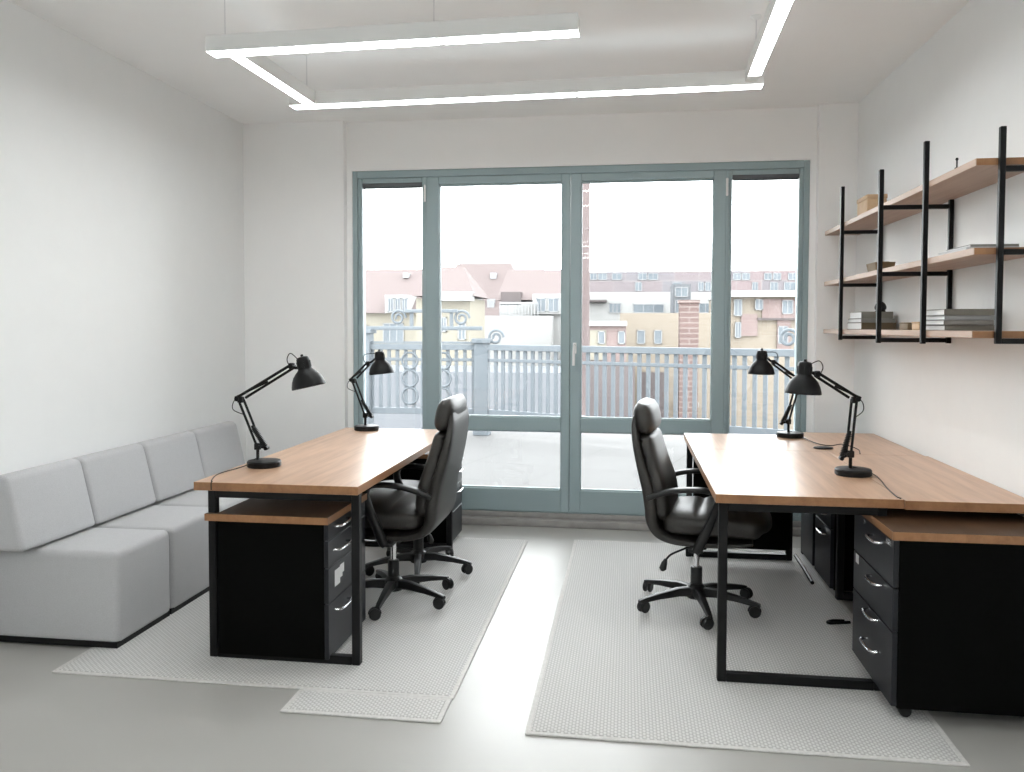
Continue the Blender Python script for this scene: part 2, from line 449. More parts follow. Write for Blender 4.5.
desk('long acacia-topped desk with black steel leg frames beside the grey sofa', [(-1.745, -1.055, 3.108, 4.93)], (3.155, 4.89), (-1.668, -1.12), lx=(.042, .004))
RG = 'pair of desks pushed together on the right'
desk('long two-piece acacia desk with black leg frames and a chair, right of the aisle',
     [(.334, 1.008, 3.177, 4.3555), (.334, 1.008, 4.359, 4.995)], (3.215, 4.955), (.42, .955), RG, lx=(.014, .05), panel=(.385, .94, 4.915, .075, .67))
desk('narrow two-piece acacia desk standing against the right wall under the shelf',
     [(1.0112, 1.466, 3.160, 4.2752), (1.0112, 1.452, 4.279, 5.14)], (4.27, 5.105), (1.10, 1.40), RG)

# ------------------------------------------------------------------ drawer pedestals
def handle_bm(face, ys, z, out):
    b = B(); y0, y1 = ys
    tube(b, [(face, y0, z), (face + out * .7, y0 + .004, z), (face + out, y0 + .02, z), (face + out * 1.1, (y0 + y1) / 2, z),
             (face + out, y1 - .02, z), (face + out * .7, y1 - .004, z), (face, y1, z)], .0055, 8, smooth=3)
    return b
def pedestal(label, x0, x1, y0, y1, h, side, drawers, handles, notch=None, castors=False, plain=True, over=.0, z0=.012):
    """side: -1 drawers face -x, +1 drawers face +x. drawers: list of (z0, z1); handles: z values"""
    cx, cy = (x0 + x1) / 2, (y0 + y1) / 2
    t = thing('drawer_pedestal', label, 'drawer unit', (cx, cy, 0.0), 0, 'black drawer pedestals with acacia tops')
    X0, X1, YA, YE = x0 - cx, x1 - cx, y0 - cy, y1 - cy
    th = .03; zb = .055 if castors else z0 + .018
    fw = .018
    bx0, bx1 = (X0, X1 - fw) if side > 0 else (X0 + fw, X1)
    b = B(); bx(b, (bx0, YA, zb), (bx1, YE, h - th), .002, 1); obj('carcass', b, M['laminate'], t)
    b = B()
    if notch:
        poly = [(X0 - notch[0], YA - notch[1]), (X1 + .006, YA - notch[1]), (X1 + .006, YE), (X0, YE), (X0, YA), (X0 - notch[0], YA)]
        prism(b, poly, 'z', h - th, h, .002, 1)
    else:
        bx(b, (X0 - (.004 if side < 0 else 0), YA - over, h - th), (X1 + (.004 if side > 0 else 0), YE, h), .002, 1)
    tp = obj('top', b, M['shaded_top'], t)
    b = B(); za, zc = h - th + .001, h - .0008; e = .0022
    yn = YA - (notch[1] if notch else over); xa = X0 - (notch[0] if notch else (.004 if side < 0 else 0)); xc = X1 + (.006 if notch else (.004 if side > 0 else 0))
    bx(b, (xa, yn - e, za), (xc, yn, zc)); xs = xc if side > 0 else xa
    bx(b, (xs - (e if side < 0 else 0), yn - e, za), (xs + (e if side > 0 else 0), YE, zc))
    obj('paler_edge', b, M['oakedge'], tp)  # edge kept paler than the shade-darkened top
    fx = X1 if side > 0 else X0
    ds = []
    for (za, zc) in drawers:
        b = B(); bx(b, (fx - fw * (side > 0) , YA + .003, za + .002), (fx + fw * (side < 0), YE - .003, zc - .002), .0015, 1)
        ds.append((za, zc, obj('drawer', b, M['drawer'], t)))
    for (z, ya, yb) in handles:
        par = next((d for za, zc, d in ds if za <= z <= zc), ds[-1][2])
        obj('handle', handle_bm(fx, (ya - cy, yb - cy), z, side * .026), M['chrome'], par)
    for sx in (X0 + .06, X1 - .06):
        for sy in (YA + .05, YE - .06):
            b = B()
            if castors:
                M1 = Matrix.Translation((sx, sy, .030)) @ Matrix.Rotation(PI / 2, 4, 'X')
                lathe(b, [(.006, -.017), (.017, -.017), (.0205, -.012), (.0205, .012), (.017, .017), (.006, .017)], 16, M1)
                cyl(b, (sx, sy, .045), (sx, sy, .06), .012)
                obj('castor', b, M['plastic'], t)
            else:
                lathe(b, [(.022, .0095), (.022, .02), (.014, .024), (.014, zb + .002)], 14, Matrix.Translation((sx, sy, 0)))
                obj('foot', b, M['plastic'], t)
    return t, fx, cx, cy
# near left, facing the aisle
t, fx, cx, cy = pedestal('black drawer pedestal with white sticker under the near end of the left desk', -1.655, -1.185, 3.125, 3.60, .612, 1,
    [(.028, .255), (.255, .40), (.40, .512), (.512, .582)], [(.557, 3.20, 3.345), (.462, 3.19, 3.34), (.212, 3.20, 3.345)], notch=(.045, .018))
b = B()
for (ya, yb, za, zb) in ((3.20, 3.262, .305, .372), (3.262, 3.29, .325, .378), (3.29, 3.31, .34, .378)): bx(b, (fx, ya - cy, za), (fx + .0008, yb - cy, zb))
dr = [o for o in t.children if o.name.startswith('drawer')][1]
obj('sticker', b, M['sticker'], dr, smooth=0)['label'] = 'torn white sticker on the drawer front'
# far left
pedestal('black drawer pedestal standing at the window end of the left desk', -1.56, -1.078, 4.93, 5.28, .585, 1,
    [(.028, .215), (.215, .37), (.37, .50), (.50, .555)], [(.455, 5.04, 5.19), (.33, 5.04, 5.19), (.525, 5.04, 5.19)], castors=False)
# near right
t, fx, cx, cy = pedestal('largest black drawer pedestal, nearest the camera at the right edge', .91, 1.46, 2.955, 3.46, .672, -1,
    [(.06, .32), (.32, .475), (.475, .642)], [(.597, 3.09, 3.21), (.443, 3.09, 3.21), (.305, 3.12, 3.24), (.187, 3.12, 3.26)], castors=True)
d = [o for o in t.children if o.name.startswith('drawer')]
b = B(); lathe(b, [(.009, 0), (.009, .004), (.003, .005)], 16, Matrix.Translation((fx, 3.31 - cy, .625)) @ Matrix.Rotation(-PI / 2, 4, 'Y'))
obj('lock', b, M['chrome'], d[2])
b = B(); bx(b, (fx - .0008, 3.385 - cy, .435), (fx, 3.425 - cy, .47)); obj('sticker', b, M['sticker'], d[1], smooth=0)
b = B(); bx(b, (fx - .001, 2.985 - cy, .612), (fx, 3.045 - cy, .632)); obj('badge', b, M['chrome'], d[2], smooth=0)
# middle right and far right
pedestal('black drawer pedestal in the middle under the right-hand tables', 1.03, 1.46, 4.345, 4.70, .60, -1,
    [(.035, .34), (.34, .48), (.48, .57)], [(.40, 4.44, 4.56), (.295, 4.44, 4.56), (.525, 4.44, 4.56)])
pedestal('farthest black drawer pedestal under the right-hand tables, by the window', 1.03, 1.46, 4.75, 5.07, .60, -1,
    [(.035, .34), (.34, .48), (.48, .57)], [(.42, 4.86, 4.98), (.31, 4.86, 4.98), (.53, 4.86, 4.98)])
# loose cable on the rug beneath the tables
b = B(); tube(b, [(.990, 5.02, .020), (.986, 4.80, .020), (.980, 4.62, .020), (.975, 4.49, .020)], .010, 8, smooth=4)
tag(obj('power_cable', b, M['black']), 'straight black cable lying on the rug beneath the far right-hand table', 'cable')
b = B(); tube(b, [(1.02, 3.92, .016), (.96, 3.90, .018), (.925, 3.885, .020), (.92, 3.91, .016), (.95, 3.935, .014), (1.00, 3.94, .014)], .007, 8, smooth=5)
tag(obj('power_cable', b, M['black']), 'small black cable loop on the rug beside the nearest right pedestal', 'cable')

# ------------------------------------------------------------------ swivel chairs
def chair_base(t, angles, R=.30):
    b = B(); lathe(b, [(.022, .052), (.045, .056), (.048, .105), (.034, .118), (.030, .125)], 20); hub = obj('base_hub', b, M['plastic'], t)
    for a in angles:
        a = math.radians(a)
        b = B(); Mx = Matrix.Rotation(a, 4, 'Z')
        R_ = []
        for (r, z, w, h) in ((.03, .088, .024, .022), (.10, .092, .021, .019), (.20, .082, .017, .014), (R - .015, .068, .014, .010), (R + .006, .064, .012, .008)):
            R_.append([Mx @ Vector((r, c * w, z + s * h)) for c, s in ((-1, -.6), (-.8, -1), (.8, -1), (1, -.6), (.75, .9), (.4, 1), (-.4, 1), (-.75, .9))])
        rings(b, R_); leg = obj('base_leg', b, M['plastic'], t)
        b = B()
        tip = Mx @ Vector((R - .006, 0, 0)); sw = a + 1.1 + .8 * math.sin(a * 3)
        Mw = Matrix.Translation((tip.x, tip.y, 0)) @ Matrix.Rotation(sw, 4, 'Z')
        for sy in (-.021, .005):
            lathe(b, [(.006, 0), (.022, .000), (.0275, .004), (.0275, .012), (.022, .016), (.006, .016)], 18,
                  Mw @ Matrix.Translation((-.014, sy, .0365)) @ Matrix.Rotation(-PI / 2, 4, 'X') @ Matrix.Translation((0, 0, 0)))
        strap_pts = [Mw @ Vector((-.014, 0, .0365)) , Mw @ Vector((-.012, 0, .060)), Vector((tip.x, tip.y, .066))]
        tube(b, strap_pts, .009, 8)
        # hood over the twin wheels
        hood = []
        for k in range(9):
            u = PI * k / 8
            hood.append([Mw @ Vector((-.014 + rr * math.cos(u), yy, .0365 + rr * math.sin(u) * 1.0)) for rr, yy in ((.0275, -.006), (.0315, -.006), (.0315, .006), (.0275, .006))])
        rings(b, hood)
        obj('castor', b, M['plastic'], leg)
    b = B(); lathe(b, [(.028, .118), (.028, .20), (.026, .205), (.022, .206)], 20); obj('column_sleeve', b, M['plastic'], hub)
    b = B(); lathe(b, [(.0135, .20), (.0135, .335)], 16); obj('gas_column', b, M['chrome'], t)

def high_chair(label, loc, base_angles, body_rot, shift=0.0, drop=.030):
    t = thing('office_chair', label, 'chair', loc, 0, 'high-backed black leather office chairs')
    chair_base(t, base_angles)
    Mb = Matrix.Rotation(body_rot, 4, 'Z') @ Matrix.Translation((shift, 0, 0))
    def part(name, b, m, parent=t):
        for v in b.verts:
            if v.co.z > .62: v.co.z -= drop * (v.co.z - .62) / .43
            v.co = Mb @ v.co
        return obj(name, b, m, parent, smooth=50)
    # seat mechanism
    b = B(); bx(b, (-.11 - shift, -.09, .325), (.12 - shift, .09, .352), .008); bx(b, (-.05 - shift, -.05, .30), (.05 - shift, .05, .33), .008)
    part('seat_mechanism', b, M['plastic'])
    b = B(); tube(b, [(-.02 - shift, -.08, .33), (-.05 - shift, -.15, .325), (-.10 - shift, -.20, .31), (-.125 - shift, -.215, .285)], .005, 8, smooth=3)
    tube(b, [(-.123 - shift, -.214, .29), (-.13 - shift, -.218, .27), (-.137 - shift, -.221, .245), (-.139 - shift, -.222, .235)], [.007, .014, .017, .008], 10)
    part('tilt_lever', b, M['plastic'])
    # outer shell: runs down the back and on under the seat
    b = B()
    strap(b, [(-.292, .985, .175, .012), (-.292, .93, .195, .018), (-.280, .84, .212, .022), (-.252, .72, .225, .028), (-.222, .61, .235, .034), (-.207, .53, .24, .036),
              (-.200, .46, .238, .034), (-.170, .405, .235, .026), (-.10, .375, .23, .02), (.02, .368, .228, .016), (.16, .372, .225, .014), (.25, .385, .215, .010)], e=5, sm=6)
    part('back_shell', b, M['leather'])
    # back cushion with horizontal channels
    def rib(u, c):
        return -.024 * (max(0.0, math.cos(2 * PI * (u * 6.0 + .12))) ** 5) + .010 * (1 - abs(c)) ** .5
    b = B()
    strap(b, [(-.243, .885, .170, .020), (-.238, .862, .200, .036), (-.222, .79, .212, .040), (-.198, .70, .220, .043), (-.175, .62, .226, .046), (-.162, .56, .226, .046), (-.158, .50, .222, .042), (-.162, .468, .20, .024)], e=3.6, n=36, sm=8, rib=lambda u, c: rib(u, c))
    part('back_cushion', b, M['leather'])
    # headrest pillow
    b = B()
    strap(b, [(-.262, 1.056, .09, .002), (-.263, 1.053, .140, .018), (-.264, 1.045, .170, .032), (-.262, 1.015, .190, .048), (-.253, .965, .198, .052), (-.244, .92, .195, .047), (-.240, .897, .180, .030), (-.240, .890, .15, .012)], e=3.2, n=32, sm=6)
    part('headrest', b, M['leather'])
    # seat cushion, two cross seams
    def srib(u, c): return -.012 * (math.exp(-((u - .42) / .02) ** 2) + math.exp(-((u - .66) / .02) ** 2)) + .012 * (1 - c * c)
    b = B()
    strap(b, [(.300, .425, .14, .018), (.292, .437, .20, .040), (.262, .448, .226, .056), (.19, .455, .236, .062), (.08, .455, .238, .062), (-.03, .453, .236, .060), (-.12, .450, .225, .054), (-.150, .448, .20, .035)], e=3.6, n=36, sm=8,
          rib=srib)
    part('seat_cushion', b, M['leather'])
    for sy in (-1, 1):
        y = sy * .262
        b = B()
        path = [(-.215, .575, .014, .012), (-.17, .597, .022, .013), (-.08, .622, .027, .013), (.02, .630, .028, .013), (.078, .620, .028, .014), (.098, .588, .026, .016),
                (.088, .54, .022, .018), (.062, .47, .020, .020), (.035, .41, .019, .022), (.015, .365, .018, .022), (.0, .345, .016, .018)]
        strap(b, path, y, e=3.2, n=16, sm=6)
        bx(b, (-.03, min(y, sy * .12), .338), (.035, max(y, sy * .12), .358), .006)
        part('armrest', b, M['plastic'])
    return t
high_chair('black leather high-backed chair at the left desk, turned away from the window aisle', (-1.15, 3.93, .0085), (272, 338, 40, 122, 196), PI, -.04)
high_chair('black leather high-backed chair facing the right-hand tables, lever under its seat', (.335, 4.03, .0085), (277, 338, 33, 142, 206), math.radians(-9), .012, .048)

# low task chair hidden behind the first one
t = thing('office_chair', 'second swivel chair under the left desk, only base and column showing', 'chair', (-1.15, 4.42, .0085), 0)
chair_base(t, (355, 67, 139, 211, 283))
b = B(); strap(b, [(.16, .44, .12, .015), (.14, .445, .19, .03), (.04, .45, .21, .034), (-.08, .45, .21, .034), (-.17, .445, .18, .028), (-.19, .44, .12, .014)], e=3.4, n=32, sm=5)
for v in b.verts: v.co.x -= .10
obj('seat_cushion', b, M['leather'], t, smooth=50)
b = B(); bx(b, (-.16, -.10, .335), (.06, .10, .416), .02); obj('seat_mechanism', b, M['plastic'], t)
b = B(); strap(b, [(-.30, .68, .14, .012), (-.305, .665, .17, .022), (-.31, .61, .18, .026), (-.305, .55, .17, .022), (-.30, .53, .14, .012)], e=3.4, n=28, sm=5)
for v in b.verts: v.co.x = -v.co.x - .20
obj('backrest', b, M['leather'], t, smooth=50)
b = B(); tube(b, [(.0, 0, .36), (.10, 0, .38), (.135, 0, .46), (.125, 0, .58)], .016, 10, smooth=5); obj('back_bracket', b, M['plastic'], t)

# ------------------------------------------------------------------ desk lamps
def lamp(label, bx_, by_, stem, elbow, wrist, rimc, tilt, dirn, cable=None, switch=None, R=.075):
    """local x/z plane; stem, elbow, wrist, rimc = (dx, z over desk); dirn: +1 head to +x"""
    t = thing('desk_lamp', label, 'lamp', (bx_, by_, ZT), 0, 'black swing-arm desk lamps')
    K = M['lampblack']
    b = B(); lathe(b, [(.004, .0), (.071, .0), (.075, .004), (.075, .023), (.071, .028), (.060, .030), (.004, .031)], 40); obj('base', b, K, t)
    sx = stem
    b = B(); cyl(b, (sx, 0, .02), (sx, 0, .085), .0075, 12); bx(b, (sx - .014, -.011, .075), (sx + .014, .011, .105), .004)
    cyl(b, (sx + dirn * .012, -.018, .09), (sx + dirn * .012, .018, .09), .008, 12)
    obj('stem', b, K, t)
    # lower arm: two parallel bars
    ex, ez = elbow
    p0 = Vector((sx, 0, .09)); p1 = Vector((ex, 0, ez)); dv = (p1 - p0).normalized(); nv = Vector((dv.z, 0, -dv.x)) * dirn
    b = B()
    for off, y in ((0.0, -.007), (.017, .007)):
        tube(b, [p0 + nv * off + Vector((0, y, 0)), p1 + nv * off + Vector((0, y, 0))], .0058, 8)
    bx(b, (p1.x - .004, -.012, p1.z - .016), (p1.x + dirn * .02, .012, p1.z + .012), .004)
    obj('lower_arm', b, K, t)
    # springs beside the lower arm
    b = B(); s0 = p0 + nv * .036 - dv * .022; s1 = p0 + dv * ((p1 - p0).length * .42) + nv * .012
    L = s1 - s0; pts = []; turns = 16; u = L.normalized(); v1 = Vector((0, 1, 0)); v2 = u.cross(v1)
    for i in range(turns * 6 + 1):
        a = 2 * PI * i / 6; f = i / (turns * 6); rr = .0105 * min(1, 6 * f + .35, 6 * (1 - f) + .35)
        pts.append(s0 + L * f * .96 + (v1 * math.cos(a) + v2 * math.sin(a)) * rr)
    tube(b, pts, .0030, 5); tube(b, [s0, s1], .0075, 8)
    tube(b, [p0, s0], .0055, 8)
    cyl(b, s0 + Vector((0, -.014, 0)), s0 + Vector((0, .014, 0)), .009, 12)
    obj('spring', b, K, t)
    # upper arm
    wx, wz = wrist; q0 = p1 + Vector((-dirn * .004, 0, .002)); q1 = Vector((wx, 0, wz)); du = (q1 - q0).normalized(); nu = Vector((-du.z, 0, du.x)) * dirn
    b = B()
    tube(b, [q0 + nu * .006 + Vector((0, -.007, 0)), q1 + nu * .006 + Vector((0, -.007, 0))], .0065, 8)
    tube(b, [q0 - nu * .013 + du * .03 + Vector((0, .007, 0)), q1 - nu * .010 + Vector((0, .007, 0))], .0060, 8)
    tube(b, [q0 + nu * .012 - du * .01, q0 + du * ((q1 - q0).length * .55) - nu * .004], .0045, 8)
    cyl(b, q0 + Vector((0, -.017, 0)), q0 + Vector((0, .017, 0)), .0105, 14)
    bx(b, (q1.x - .012, -.012, q1.z - .014), (q1.x + .012, .012, q1.z + .014), .004)
    obj('upper_arm', b, K, t)
    # shade: bell plus socket cap
    ax = Matrix.Translation((rimc[0], 0, rimc[1])) @ Matrix.Rotation(tilt, 4, 'Y')
    b = B()
    lathe(b, [(.0705, .003), (R, .0), (R + .0012, .003), (R - .0005, .012), (.069, .032), (.059, .052), (.046, .067), (.036, .076), (.0305, .083),
              (.0300, .112), (.0285, .128), (.024, .136), (.012, .139), (.007, .140), (.006, .148), (.003, .150)], 40, ax)
    for k in range(10):
        a = 2 * PI * k / 10
        bx(b, (.0295, -.002, .088), (.0318, .002, .118), 0, 1, ax @ Matrix.Rotation(a, 4, 'Z'))
    sh = obj('lamp_shade', b, K, t)
    b = B(); lathe(b, [(.0703, .0032), (.066, .030), (.056, .050), (.043, .065), (.034, .072), (.004, .074)], 36, ax, cap=False)
    obj('shade_lining', b, M['lining'], sh)
    b = B(); lathe(b, [(.011, .074), (.013, .062), (.022, .045), (.026, .032), (.022, .018), (.010, .009), (.002, .008)], 20, ax); obj('bulb', b, M['bulb'], sh)
    # knuckle between arm and shade, plus a loop of flex
    kc = ax @ Vector((-dirn * .031, 0, .095))
    b = B(); tube(b, [q1, (q1 + kc) / 2 + Vector((0, 0, -.004)), kc], .007, 8); cyl(b, q1 + Vector((0, -.018, 0)), q1 + Vector((0, .018, 0)), .0115, 14)
    obj('head_joint', b, K, t)
    top = ax @ Vector((-dirn * .02, 0, .128))
    b = B()
    tube(b, [q1 - du * .012 + nu * .004, q1 + nu * .038 - du * .004, q1 + nu * .052 + du * .024, top], .0022, 6, smooth=6)
    tube(b, [q0 + du * .01, q0 - Vector((dirn * .02, 0, .012)), q0 - Vector((dirn * .024, 0, .05)) + dv * .0, p0 + dv * ((p1 - p0).length * .66)], .0020, 6, smooth=6)
    if cable: tube(b, [(sx - dirn * .01, .0, .035)] + list(cable), .0024, 6, smooth=6)
    obj('cable', b, M['black'], t)
    if switch:
        b = B(); lathe(b, [(.004, 0), (.040, 0), (.044, .003), (.041, .008), (.024, .0115), (.004, .012)], 28, Matrix.Translation((switch[0], switch[1], 0)) @ Matrix.Diagonal((1.15, .8, 1, 1)))
        obj('foot_switch', b, M['lampblack'], t)
    return t
lamp('black swing-arm lamp at the near end of the left desk, head reaching right', -1.625, 3.50, -.030, (-.118, .303), (.135, .455), (.2145, .362), math.radians(-13), 1,
     cable=[(-.06, -.06, .012), (-.10, -.22, .004), (-.06, -.36, .004), (-.045, -.385, .003), (-.043, -.397, .0), (-.043, -.397, -.03)])
lamp('black swing-arm lamp at the window end of the left desk', -1.580, 4.83, -.008, (-.090, .303), (.012, .408), (.096, .345), math.radians(-6), 1)
lamp('black swing-arm lamp on the right-hand tables, nearest the camera', .960, 3.68, -.012, (.008, .325), (-.155, .432), (-.212, .347), math.radians(3), -1,
     cable=[(.05, .02, .02), (.085, -.05, .003), (.05, -.30, .003), (.035, -.46, .003), (.04, -.497, .003)])
lamp('black swing-arm lamp on the right-hand tables nearest the window', .928, 4.90, -.010, (.050, .318), (-.100, .432), (-.166, .362), math.radians(1), -1,
     cable=[(.05, -.05, .012), (.085, -.26, .004), (.14, -.35, .004), (.20, -.36, .014), (.25, -.46, .004), (.22, -.62, .004)], switch=(.085, -.44))

# ------------------------------------------------------------------ wall shelf
def at_px(px, Y): return None
t = thing('wall_shelf', 'black steel wall shelf with three long wooden boards on the right wall', 'shelf', (1.35, 4.3, 1.3))
ox, oy, oz = -1.35, -4.3, -1.3
SX0, SX1, SY0, SY1 = 1.237, 1.44, 3.195, 5.50
ZS = (1.335, 1.637, 1.958)                                 # undersides of the boards
for z in ZS:
    b = B(); prism(b, [(SX0 + ox, SY0 + oy), (1.470 + ox, SY0 + oy), (1.470 + ox, 4.4 + oy), (1.443 + ox, SY1 + oy), (SX0 + ox, SY1 + oy)], 'z', z + oz, z + .026 + oz, .0015, 1)
    sb = obj('shelf_board', b, M['shelfwood'], t)
    b = B(); bx(b, (SX0 + .002 + ox, SY0 - .0015 + oy, z + .001 + oz), (1.468 + ox, SY0 + oy, z + .025 + oz)); obj('end_band', b, M['oakedge'], sb, smooth=0)
P = .020
def shelf_frame(y, xf, xb, ztop, zbars, back_top=None, z0=1.303):
    h = P / 2
    b = B(); bx(b, (xf - h + ox, y - h + oy, z0 + oz), (xf + h + ox, y + h + oy, ztop + oz), .002, 1)
    fr = obj('frame_post', b, M['black'], t)
    if xb:
        b = B(); bx(b, (xb - h + ox, y - h + oy, z0 + oz), (xb + h + ox, y + h + oy, (back_top or ztop) + oz), .002, 1); obj('frame_post', b, M['black'], t)
        for z in zbars:
            b = B(); bx(b, (xf + h + ox, y - h + oy, z - P + oz), (xb - h + ox, y + h + oy, z + oz), .002, 1); obj('cross_bar', b, M['black'], t)
shelf_frame(5.03, SX0 - .010, 1.438, 2.19, (1.325, 1.629, 1.936), z0=1.30)
shelf_frame(4.02, 1.150, 1.455, 2.10, (1.325, 1.630, 1.936), back_top=1.957, z0=1.301)
shelf_frame(3.67, SX0 - .010, None, 2.15, ZS, z0=1.305)
shelf_frame(3.183, 1.320, 1.458, 2.092, (1.335, 1.655, 1.952), back_top=1.97, z0=1.315)

# books and small things
def book(label, x0, x1, y0, y1, z0, z1, cover, group, spine='x'):
    cx, cy = (x0 + x1) / 2, (y0 + y1) / 2
    t = thing('book', label, 'book', (cx, cy, z0), 0, group)
    hx, hy, h = (x1 - x0) / 2, (y1 - y0) / 2, z1 - z0; c = min(.003, h * .2)
    b = B(); bx(b, (-hx, -hy, 0), (hx, hy, c), .0005, 1); bx(b, (-hx, -hy, h - c), (hx, hy, h), .0005, 1); bx(b, (-hx, -hy, c), (hx, -hy + c, h - c), .0005, 1)
    obj('cover', b, M[cover], t)
    b = B(); bx(b, (-hx + .003, -hy + c, c), (hx - .003, hy - .003, h - c)); obj('pages', b, M['paper'], t, smooth=0)
    return t
zb = 1.3615
g1 = 'books stacked at the far end of the bottom shelf'
book('thick brown and white book at the bottom of the far stack, lowest shelf', 1.255, 1.435, 4.70, 5.00, zb, zb + .038, 'brownbook', g1)
book('middle pale book of the far stack on the lowest shelf', 1.258, 1.432, 4.715, 4.99, zb + .0385, zb + .060, 'greybook', g1)
book('thick pale book on top of the far stack, lowest shelf', 1.265, 1.43, 4.74, 4.985, zb + .0605, zb + .098, 'stonebook', g1)
g2 = 'books stacked at the near end of the bottom shelf'
hs = [(.022, 'stonebook', 'bottom book of the near stack on the lowest shelf'), (.020, 'greybook', 'second grey book from the bottom of the near stack, lowest shelf'),
      (.017, 'palebook', 'third pale book up in the near stack, lowest shelf'), (.026, 'stonebook', 'thick grey book on top of the near stack, lowest shelf')]
z = zb
for i, (h, c, lab) in enumerate(hs):
    j = (.004, -.003, .002, -.001)[i]
    book(lab, 1.252 + j, 1.44 + j, 3.505 + j, 3.735 + j * 2, z, z + h, c, g2); z += h + .0005
zm = 1.6635
g3 = 'magazines lying on the middle shelf'
book('lower white magazine lying on the middle shelf', 1.255, 1.44, 3.31, 3.60, zm, zm + .013, 'whitebook', g3)
book('upper white magazine lying on the middle shelf', 1.275, 1.445, 3.325, 3.57, zm + .0135, zm + .024, 'greybook', g3)
# dark dome-shaped bookend / ornament behind the far stack
t2 = thing('round_ornament', 'small dark dome ornament on top of the far book stack, lowest shelf', 'ornament', (1.375, 4.78, zb + .0985))
b = B(); lathe(b, [(.004, 0), (.026, 0), (.028, .004), (.024, .008)], 24); obj('stand', b, M['black'], t2)
b = B(); lathe(b, [(.022, .007), (.030, .014), (.031, .026), (.025, .042), (.014, .053), (.004, .057)], 24); obj('dome', b, M['plastic'], t2)
t2 = thing('storage_box', 'low dark brown box between the two book stacks, lowest shelf', 'box', (1.37, 4.20, zb))
b = B(); bx(b, (-.055, -.06, 0), (.055, .06, .028), .003); obj('box_body', b, M['olive'], t2)
b = B(); bx(b, (-.057, -.062, .028), (.057, .062, .036), .003); obj('lid', b, M['olive'], t2)
t2 = thing('wooden_block', 'small tan box beside the near book stack, lowest shelf', 'box', (1.28, 4.02 - .17, zb))
b = B(); bx(b, (-.025, -.045, 0), (.03, .045, .030), .003); obj('box_body', b, M['tanbox'], t2)
b = B(); bx(b, (-.027, -.047, .030), (.032, .047, .037), .002); obj('lid', b, M['tanbox'], t2)
# brown tray on the middle shelf
t2 = thing('shallow_dish', 'small brown dish on the far end of the middle shelf', 'dish', (1.32, 4.60, zm))
b = B()
hx, hy, h, w = .05, .085, .05, .006
prism(b, [(-hx * .85, -hy * .85), (hx * .85, -hy * .85), (hx * .85, hy * .85), (-hx * .85, hy * .85)], 'z', 0, w)
R_ = []
for (k, z) in ((.85, .0), (1.0, h), (.93, h), (.80, w)):
    R_.append([Vector((sx * hx * k, sy * hy * k, z)) for sx, sy in ((-1, -1), (1, -1), (1, 1), (-1, 1))])
rings(b, R_, cap=False); obj('dish_body', b, M['olive'], t2, smooth=0)
b = B()
for sy in (-1, 1): bx(b, (-.018, sy * hy - .006, h - .004), (.018, sy * hy + .006, h + .002), .002)
obj('grip', b, M['olive'], t2)
t2 = thing('storage_box', 'tan cardboard box on the far end of the top shelf', 'box', (1.325, 4.80, 1.9845))
b = B(); bx(b, (-.05, -.10, 0), (.05, .10, .085), .003); obj('box_body', b, M['tanbox'], t2)
b = B(); bx(b, (-.053, -.103, .085), (.053, .103, .108), .003); obj('lid', b, M['tanbox'], t2)
t2 = thing('small_peg', 'tiny dark peg standing on the front edge of the top shelf', 'peg', (1.248, 3.40, 1.9845))
b = B(); lathe(b, [(.008, 0), (.009, .003), (.004, .006)], 12); obj('foot', b, M['black'], t2)
b = B(); lathe(b, [(.003, .005), (.003, .032), (.006, .036), (.004, .042)], 12); obj('pin', b, M['black'], t2)

# ------------------------------------------------------------------ pendant light
t = thing('linear_pendant_light', 'white angular LED tube light hanging from the ceiling', 'ceiling light', (-.5, 3.6, 2.545), math.radians(-1.6))
ox, oy, oz = .5, -3.6, -2.545
ZB, HB = 2.545, .068
segs = [((-1.790, 3.300), (-.198, 3.386)), ((-1.725, 3.390), (-1.661, 4.162)), ((-1.812, 4.167), (.622, 4.253)), ((.530, 2.0), (.594, 4.03))]
for (a, c) in segs:
    b = B(); x0, y0 = a; x1, y1 = c
    bx(b, (x0 + ox, y0 + oy, ZB + .006 + oz), (x1 + ox, y1 + oy, ZB + HB + oz), .002, 1)
    # rims either side of the diffuser
    if abs(x1 - x0) > abs(y1 - y0):
        bx(b, (x0 + ox, y0 + oy, ZB + oz), (x1 + ox, y0 + .004 + oy, ZB + .008 + oz)); bx(b, (x0 + ox, y1 - .004 + oy, ZB + oz), (x1 + ox, y1 + oy, ZB + .008 + oz))
    else:
        bx(b, (x0 + ox, y0 + oy, ZB + oz), (x0 + .004 + ox, y1 + oy, ZB + .008 + oz)); bx(b, (x1 - .004 + ox, y0 + oy, ZB + oz), (x1 + ox, y1 + oy, ZB + .008 + oz))
    obj('housing', b, M['white'], t)
